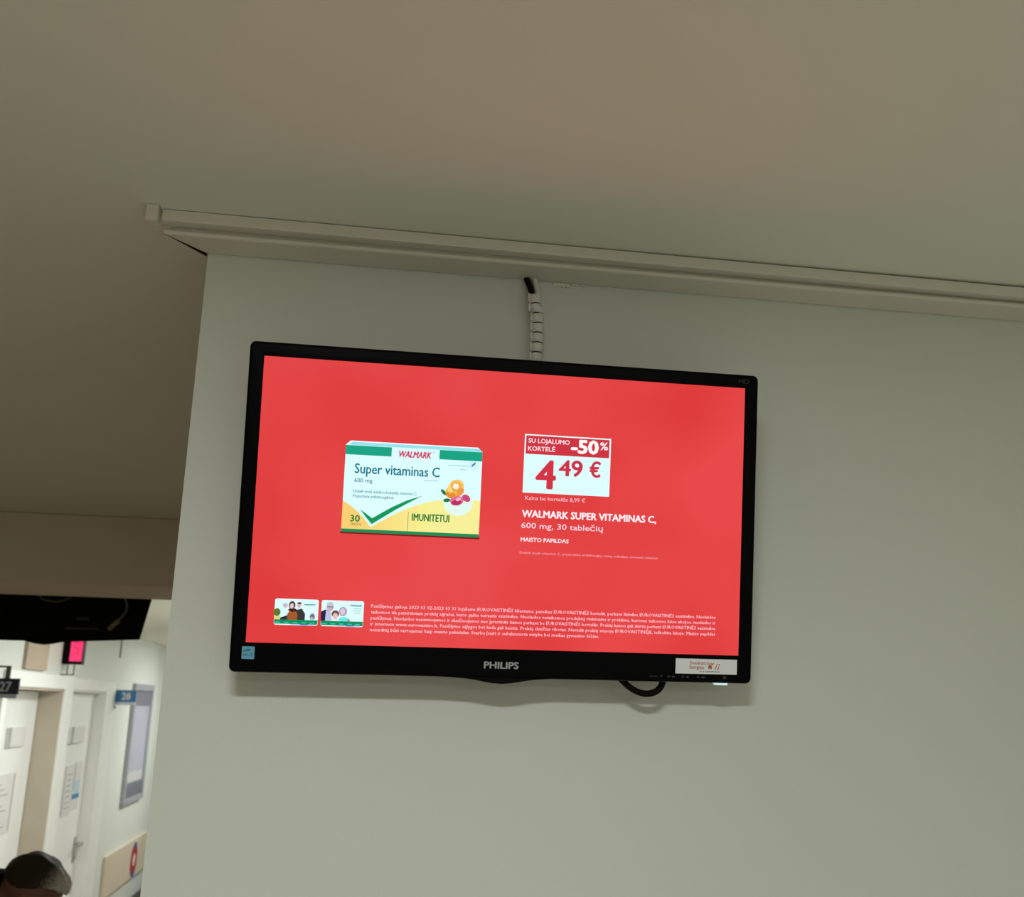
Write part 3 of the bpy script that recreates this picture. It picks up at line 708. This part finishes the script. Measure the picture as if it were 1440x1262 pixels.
# glazed noticeboard
nb = thing('noticeboard', 'tall grey-framed glazed noticeboard on the wall past the blue sign', 'noticeboard', (XW, 7.42, 1.165))
mb = MB(); y0, y1, z0, z1 = 7.44, 8.20, 1.165, 2.078
mb.box(XW, XW + 0.03, y0, y0 + 0.05, z0, z1, M_frame); mb.box(XW, XW + 0.03, y1 - 0.05, y1, z0, z1, M_frame)
mb.box(XW, XW + 0.03, y0 + 0.05, y1 - 0.05, z0, z0 + 0.04, M_frame); mb.box(XW, XW + 0.03, y0 + 0.05, y1 - 0.05, z1 - 0.05, z1, M_frame)
loc(nb, mb).build('frame', nb, bevel=0.002)
mb = MB().box(XW, XW + 0.012, y0 + 0.05, y1 - 0.05, z0 + 0.04, z1 - 0.05, M_nb); loc(nb, mb).build('backing', nb)
for pz0, pz1, pm, py in ((z0 + 0.04, z0 + 0.15, M_nbd, 0.05), (z1 - 0.17, z1 - 0.05, M_nbd, 0.05), (z0 + 0.16, z0 + 0.23, M_paper, 0.10)):
    loc(nb, MB().box(XW + 0.012, XW + 0.014, y0 + py, y1 - 0.06, pz0, pz1, pm)).build('poster', nb)
gm = bpy.data.materials.new('glazing'); gm.use_nodes = True
gn = gm.node_tree; gn.nodes.remove(gn.nodes['Principled BSDF'])
tr_, gl_, fr_, mx_ = (gn.nodes.new(k) for k in ('ShaderNodeBsdfTransparent', 'ShaderNodeBsdfGlossy', 'ShaderNodeFresnel', 'ShaderNodeMixShader'))
gl_.inputs['Roughness'].default_value = 0.05; fr_.inputs['IOR'].default_value = 1.22
gn.links.new(fr_.outputs[0], mx_.inputs[0]); gn.links.new(tr_.outputs[0], mx_.inputs[1]); gn.links.new(gl_.outputs[0], mx_.inputs[2])
gn.links.new(mx_.outputs[0], gn.nodes['Material Output'].inputs['Surface'])
mb = MB().add([(XW + 0.022, y0 + 0.05, z0 + 0.04), (XW + 0.022, y1 - 0.05, z0 + 0.04), (XW + 0.022, y1 - 0.05, z1 - 0.05), (XW + 0.022, y0 + 0.05, z1 - 0.05)], [(0, 1, 2, 3)], gm); loc(nb, mb).build('glass', nb, fix=False)

# beige protective board with the round emblem
bp_ = thing('wall_guard', 'beige protective wall board with a round red and violet emblem', 'wall board', (XW, 7.08, 0.53))
loc(bp_, MB().box(XW, XW + 0.022, 7.09, 10.6, 0.553, 0.850, M_beige)).build('board', bp_, bevel=0.004)
def disc(mb_, r0, r1, a0, a1, m, x, cy=8.13, cz=0.69, n_=24, s=1.0):
    for k in range(n_):
        p, q = a0 + (a1 - a0) * k / n_, a0 + (a1 - a0) * (k + 1) / n_
        pts = [(x, cy + r * math.cos(t_), cz + r * math.sin(t_)) for r, t_ in ((r0, p), (r1, p), (r1, q), (r0, q))]
        mb_.add(pts, [(0, 1, 2, 3)] if r0 > 0 else [(0, 1, 2)], m)
mb = MB(); xx = XW + 0.0235
disc(mb, 0.0, 0.132, 0, 2 * PI, M_red, xx)
disc(mb, 0.09, 0.134, PI * 0.33, PI * 0.67, M_violet, xx + 0.001); disc(mb, 0.09, 0.134, PI * 1.33, PI * 1.67, M_violet, xx + 0.001)
disc(mb, 0.0, 0.048, 0, 2 * PI, M_pinkw, xx + 0.001)
o = loc(bp_, mb).build('emblem', bp_); o['label'] = 'round red emblem with violet ends and pale centre'

# dark bench beneath the board, mostly hidden by the monitor wall
ch = thing('waiting_bench', 'dark brown waiting bench below the beige wall board, half hidden by the wall corner', 'bench', (-1.6, 8.9, 0))
loc(ch, MB().box(-1.82, -1.42, 8.06, 9.9, 0.33, 0.40, M_chair)).build('seat', ch, bevel=0.015)
loc(ch, MB().box(-1.80, -1.44, 8.10, 9.86, 0.20, 0.33, M_chair)).build('apron', ch, bevel=0.005)
for lx in (-1.78, -1.46):
    for ly in (8.12, 9.84):
        loc(ch, MB().box(lx - 0.02, lx + 0.02, ly - 0.02, ly + 0.02, 0.0, 0.33, M_chair)).build('leg', ch)

# ------------------------------------------------------------------ person with bowed head
def fused(mb_, name, parent, voxel, smooth_it=6, m=None, sub=None):
    o = mb_.build(name + '_tmp')
    md = o.modifiers.new('r', 'REMESH'); md.mode = 'VOXEL'; md.voxel_size = voxel
    sm = o.modifiers.new('s', 'SMOOTH'); sm.factor = 0.5; sm.iterations = smooth_it
    dg = bpy.context.evaluated_depsgraph_get(); dg.update()
    me = bpy.data.meshes.new_from_object(o.evaluated_get(dg)); me.name = name
    bpy.data.objects.remove(o)
    me.materials.clear(); me.materials.append(m)
    me.polygons.foreach_set('use_smooth', [True] * len(me.polygons)); me.polygons.foreach_set('material_index', [0] * len(me.polygons))
    q = bpy.data.objects.new(name, me); C.objects.link(q); q.parent = parent
    return q
def limb(mb_, pts, rs, m, k=5):
    """tapered limb through joints, rounded at its ends"""
    P = [Vector(p) for p in pts]; path = []; rad = []
    for i in range(len(P) - 1):
        for j in range(k):
            t_ = j / k; path.append(P[i].lerp(P[i + 1], t_)); rad.append(rs[i] + (rs[i + 1] - rs[i]) * t_)
    path.append(P[-1]); rad.append(rs[-1])
    mb_.tube(path, rad, m, 14)
    for p, r in zip(P, rs): mb_.ball(p, r * 0.995, m, 14, 8)
# local frame: facing +x, right side -y, origin on the floor under the hips
per = thing('person', 'person with short grey hair, glasses and black jacket, head bowed', 'person', (-1.46, 2.60, 0))
HC = Vector((0.352, 0.0, 1.338))                              # middle of the head
HR = Matrix.Rotation(math.radians(38), 3, 'Y') @ Matrix.Rotation(math.radians(4), 3, 'X')
def hp(x, y, z): return HC + HR @ Vector((x, y, z))
HIP, CHEST, NECK = Vector((0, 0, 0.93)), Vector((0.15, 0, 1.20)), Vector((0.215, 0, 1.31))
def head(mb_, m):
    mb_.ball(hp(-0.012, 0, 0.030), (0.098, 0.074, 0.088), m, 24, 14, HR)       # cranium
    mb_.ball(hp(0.030, 0, -0.040), (0.062, 0.058, 0.080), m, 20, 12, HR)       # face
    mb_.ball(hp(0.052, 0, -0.098), (0.030, 0.034, 0.022), m, 12, 8, HR)        # chin
    mb_.ball(hp(0.074, 0, 0.012), (0.016, 0.050, 0.014), m, 12, 8, HR)         # brow
    for s_ in (-1, 1):
        mb_.ball(hp(0.058, s_ * 0.038, -0.032), (0.026, 0.022, 0.024), m, 12, 8, HR)   # cheeks
        mb_.ball(hp(-0.008, s_ * 0.076, -0.018), (0.021, 0.009, 0.032), m, 14, 10, HR @ Matrix.Rotation(0.25, 3, 'Y'))  # ears
        mb_.ball(hp(0.0, s_ * 0.074, -0.022), (0.010, 0.010, 0.016), m, 10, 8, HR)
        mb_.ball(hp(0.080, s_ * 0.030, -0.008), (0.010, 0.014, 0.008), m, 10, 8, HR)   # eyelids
    mb_.tube([hp(0.084, 0, 0.0), hp(0.098, 0, -0.022), hp(0.112, 0, -0.042), hp(0.098, 0, -0.050)], [0.008, 0.010, 0.013, 0.010], m, 10)  # nose
    mb_.ball(hp(0.088, 0, -0.072), (0.012, 0.024, 0.007), m, 12, 8, HR); mb_.ball(hp(0.086, 0, -0.083), (0.011, 0.020, 0.006), m, 12, 8, HR)  # lips
    limb(mb_, [hp(-0.045, 0, -0.045), NECK, CHEST + Vector((0.01, 0, 0.04))], [0.058, 0.060, 0.07], m)
def hand(mb_, wrist, fwd, side, m):
    f, s_ = Vector(fwd).normalized(), Vector(side).normalized(); nrm = f.cross(s_).normalized()
    limb(mb_, [wrist, wrist + f * 0.05, wrist + f * 0.088], [0.024, 0.026, 0.026], m)
    mb_.ball(wrist + f * 0.055 , (0.030, 0.030, 0.030), m, 12, 8)
    for k, (off, ln) in enumerate(((-0.030, 0.072), (-0.010, 0.082), (0.010, 0.076), (0.029, 0.060))):
        b = wrist + f * 0.085 + s_ * off
        limb(mb_, [b, b + f * ln * 0.45 + nrm * 0.004, b + f * ln * 0.75 + nrm * 0.016, b + f * ln * 0.93 + nrm * 0.030], [0.0095, 0.009, 0.0085, 0.0075], m, 3)
    b = wrist + f * 0.028 - s_ * 0.026
    limb(mb_, [b, b + f * 0.030 - s_ * 0.022 + nrm * 0.008, b + f * 0.060 - s_ * 0.030 + nrm * 0.020], [0.012, 0.0105, 0.009], m, 3)
def sh(s_): return Vector((0.175, s_ * 0.165, 1.245))
def el(s_): return Vector((0.20, s_ * 0.225, 0.965))
def wr(s_): return Vector((0.36, s_ * 0.175, 0.80))
b = MB(); head(b, M_skin)
limb(b, [HIP, (0.07, 0, 1.06), CHEST], [0.125, 0.12, 0.13], M_skin)
for s_ in (-1, 1):
    limb(b, [CHEST + Vector((0, s_ * 0.06, 0.02)), sh(s_), el(s_), wr(s_)], [0.07, 0.052, 0.040, 0.025], M_skin)
    hand(b, wr(s_), (0.75, -s_ * 0.15, -0.62), (0.05, -s_ * 1.0, 0.0) if s_ < 0 else (0.05, -1.0, 0.0), M_skin)
    limb(b, [HIP + Vector((0, s_ * 0.07, 0)), Vector((-0.01, s_ * 0.095, 0.90)), Vector((0.02, s_ * 0.10, 0.50)), Vector((-0.02, s_ * 0.10, 0.09))], [0.10, 0.085, 0.058, 0.040], M_skin)
    limb(b, [Vector((-0.03, s_ * 0.10, 0.05)), Vector((0.10, s_ * 0.115, 0.035))], [0.038, 0.03], M_skin)
fused(b, 'body', per, 0.0055, 5, M_skin)
# hair: a thick cap over the cranium cut along a hairline, paler at the front
_hn = M_hair.node_tree; _ha = _hn.nodes.new('ShaderNodeVertexColor'); _ha.layer_name = 'grey_and_rim_light'
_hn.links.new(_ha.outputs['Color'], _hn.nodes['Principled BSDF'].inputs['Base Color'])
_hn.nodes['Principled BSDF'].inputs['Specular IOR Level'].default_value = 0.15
def hair(keep, name, m, k, lift):
    bm_ = bmesh.new(); bmesh.ops.create_icosphere(bm_, subdivisions=6, radius=1.0)
    dead = []
    for v_ in bm_.verts:
        x, y, z = v_.co.x * 0.098 * k, v_.co.y * 0.074 * k * 1.01, v_.co.z * 0.088 * k
        n_ = 1 + 0.018 * math.sin(90 * x + 60 * y) + 0.014 * math.sin(140 * y + 50 * z + 1) + random.uniform(-0.006, 0.006)
        tuft = 0.010 * max(0.0, min(1.0, (x - 0.03) / 0.05)) * max(0.0, z / 0.09) * (1 + 0.5 * math.sin(260 * y))
        x, y, z = x * n_ - 0.012 + tuft, y * n_, z * n_ + 0.030 + lift + tuft * 0.6
        if not keep(x, y, z): dead.append(v_)
        v_.co = hp(x, y, z)
    bmesh.ops.delete(bm_, geom=dead, context='VERTS')
    me = bpy.data.meshes.new(name); bm_.to_mesh(me); bm_.free(); me.materials.append(m)
    inv = HR.inverted(); ca = me.color_attributes.new('grey_and_rim_light', 'FLOAT_COLOR', 'POINT')
    for i, v_ in enumerate(me.vertices):                     # grey over the forehead, with corridor rim light painted in
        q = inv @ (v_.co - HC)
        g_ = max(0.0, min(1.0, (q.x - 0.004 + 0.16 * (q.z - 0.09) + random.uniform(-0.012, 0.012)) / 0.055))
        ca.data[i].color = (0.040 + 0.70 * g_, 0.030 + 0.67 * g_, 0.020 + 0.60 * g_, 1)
    me.polygons.foreach_set('use_smooth', [True] * len(me.polygons))
    o = bpy.data.objects.new(name, me); C.objects.link(o); o.parent = per
    so = o.modifiers.new('solid', 'SOLIDIFY'); so.thickness = 0.010; so.offset = -1
    return o
def hairline(x, y, z):
    t_ = max(0.0, min(1.0, (x + 0.07) / 0.13))              # nape low, temples higher, forehead highest
    lo = 0.010 + (0.066) * t_ * t_ * (3 - 2 * t_)
    return z > lo + random.uniform(-0.0015, 0.0015)
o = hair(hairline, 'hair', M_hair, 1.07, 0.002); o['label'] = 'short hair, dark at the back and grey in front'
# glasses
g = MB()
for s_ in (-1, 1):
    ring = [hp(0.094 - abs(0.022 * math.cos(a)) * 0.3, s_ * 0.033 + 0.025 * math.cos(a), -0.014 + 0.020 * math.sin(a)) for a in [2 * PI * k / 20 for k in range(21)]]
    g.tube(ring, 0.0018, M_rubber, 6)
    g.tube([hp(0.090, s_ * 0.058, -0.004), hp(0.070, s_ * 0.074, -0.004), hp(0.01, s_ * 0.082, 0.004), hp(-0.014, s_ * 0.086, -0.004), hp(-0.026, s_ * 0.084, -0.026)], 0.0024, M_rubber, 6)
g.tube([hp(0.096, -0.009, -0.010), hp(0.099, 0, -0.007), hp(0.096, 0.009, -0.010)], 0.0018, M_rubber, 6)
g.build('glasses', per, smooth=True)
# jacket, trousers, shoes
j = MB()
limb(j, [HIP + Vector((0, 0, -0.06)), (0.05, 0, 1.05), CHEST + Vector((-0.01, 0, 0))], [0.160, 0.155, 0.150], M_cloth)
for s_ in (-1, 1):
    limb(j, [CHEST + Vector((0, s_ * 0.07, 0.0)), sh(s_), el(s_), wr(s_).lerp(el(s_), 0.06)], [0.120, 0.080, 0.062, 0.044], M_cloth)
    limb(j, [CHEST + Vector((-0.03, s_ * 0.05, 0.06)), sh(s_) + Vector((-0.01, 0, 0.01))], [0.085, 0.07], M_cloth)
j.tube([CHEST + Vector((0.0, 0, 0.02)), NECK + Vector((-0.030, 0, -0.02)), NECK + Vector((0.004, 0, 0.030)), hp(-0.070, 0, -0.058)], [0.11, 0.096, 0.090, 0.084], M_cloth, 20)
fused(j, 'jacket', per, 0.008, 6, M_cloth)
tr = MB()
limb(tr, [HIP + Vector((0, -0.06, -0.02)), HIP + Vector((0, 0.06, -0.02))], [0.140, 0.140], M_trous)
for s_ in (-1, 1):
    limb(tr, [HIP + Vector((0, s_ * 0.075, -0.02)), Vector((-0.01, s_ * 0.095, 0.86)), Vector((0.02, s_ * 0.10, 0.50)), Vector((-0.02, s_ * 0.10, 0.10))], [0.125, 0.115, 0.083, 0.068], M_trous)
fused(tr, 'trousers', per, 0.010, 5, M_trous)
for s_ in (-1, 1):
    sb = MB()
    sb.ball((-0.035, s_ * 0.10, 0.045), (0.055, 0.046, 0.045), M_black, 14, 10); sb.ball((0.07, s_ * 0.112, 0.037), (0.11, 0.048, 0.037), M_black, 16, 10)
    sb.box(-0.08, 0.165, s_ * 0.106 - 0.040, s_ * 0.106 + 0.040, 0.0, 0.02, M_black)
    fused(sb, 'shoe', per, 0.006, 4, M_black)
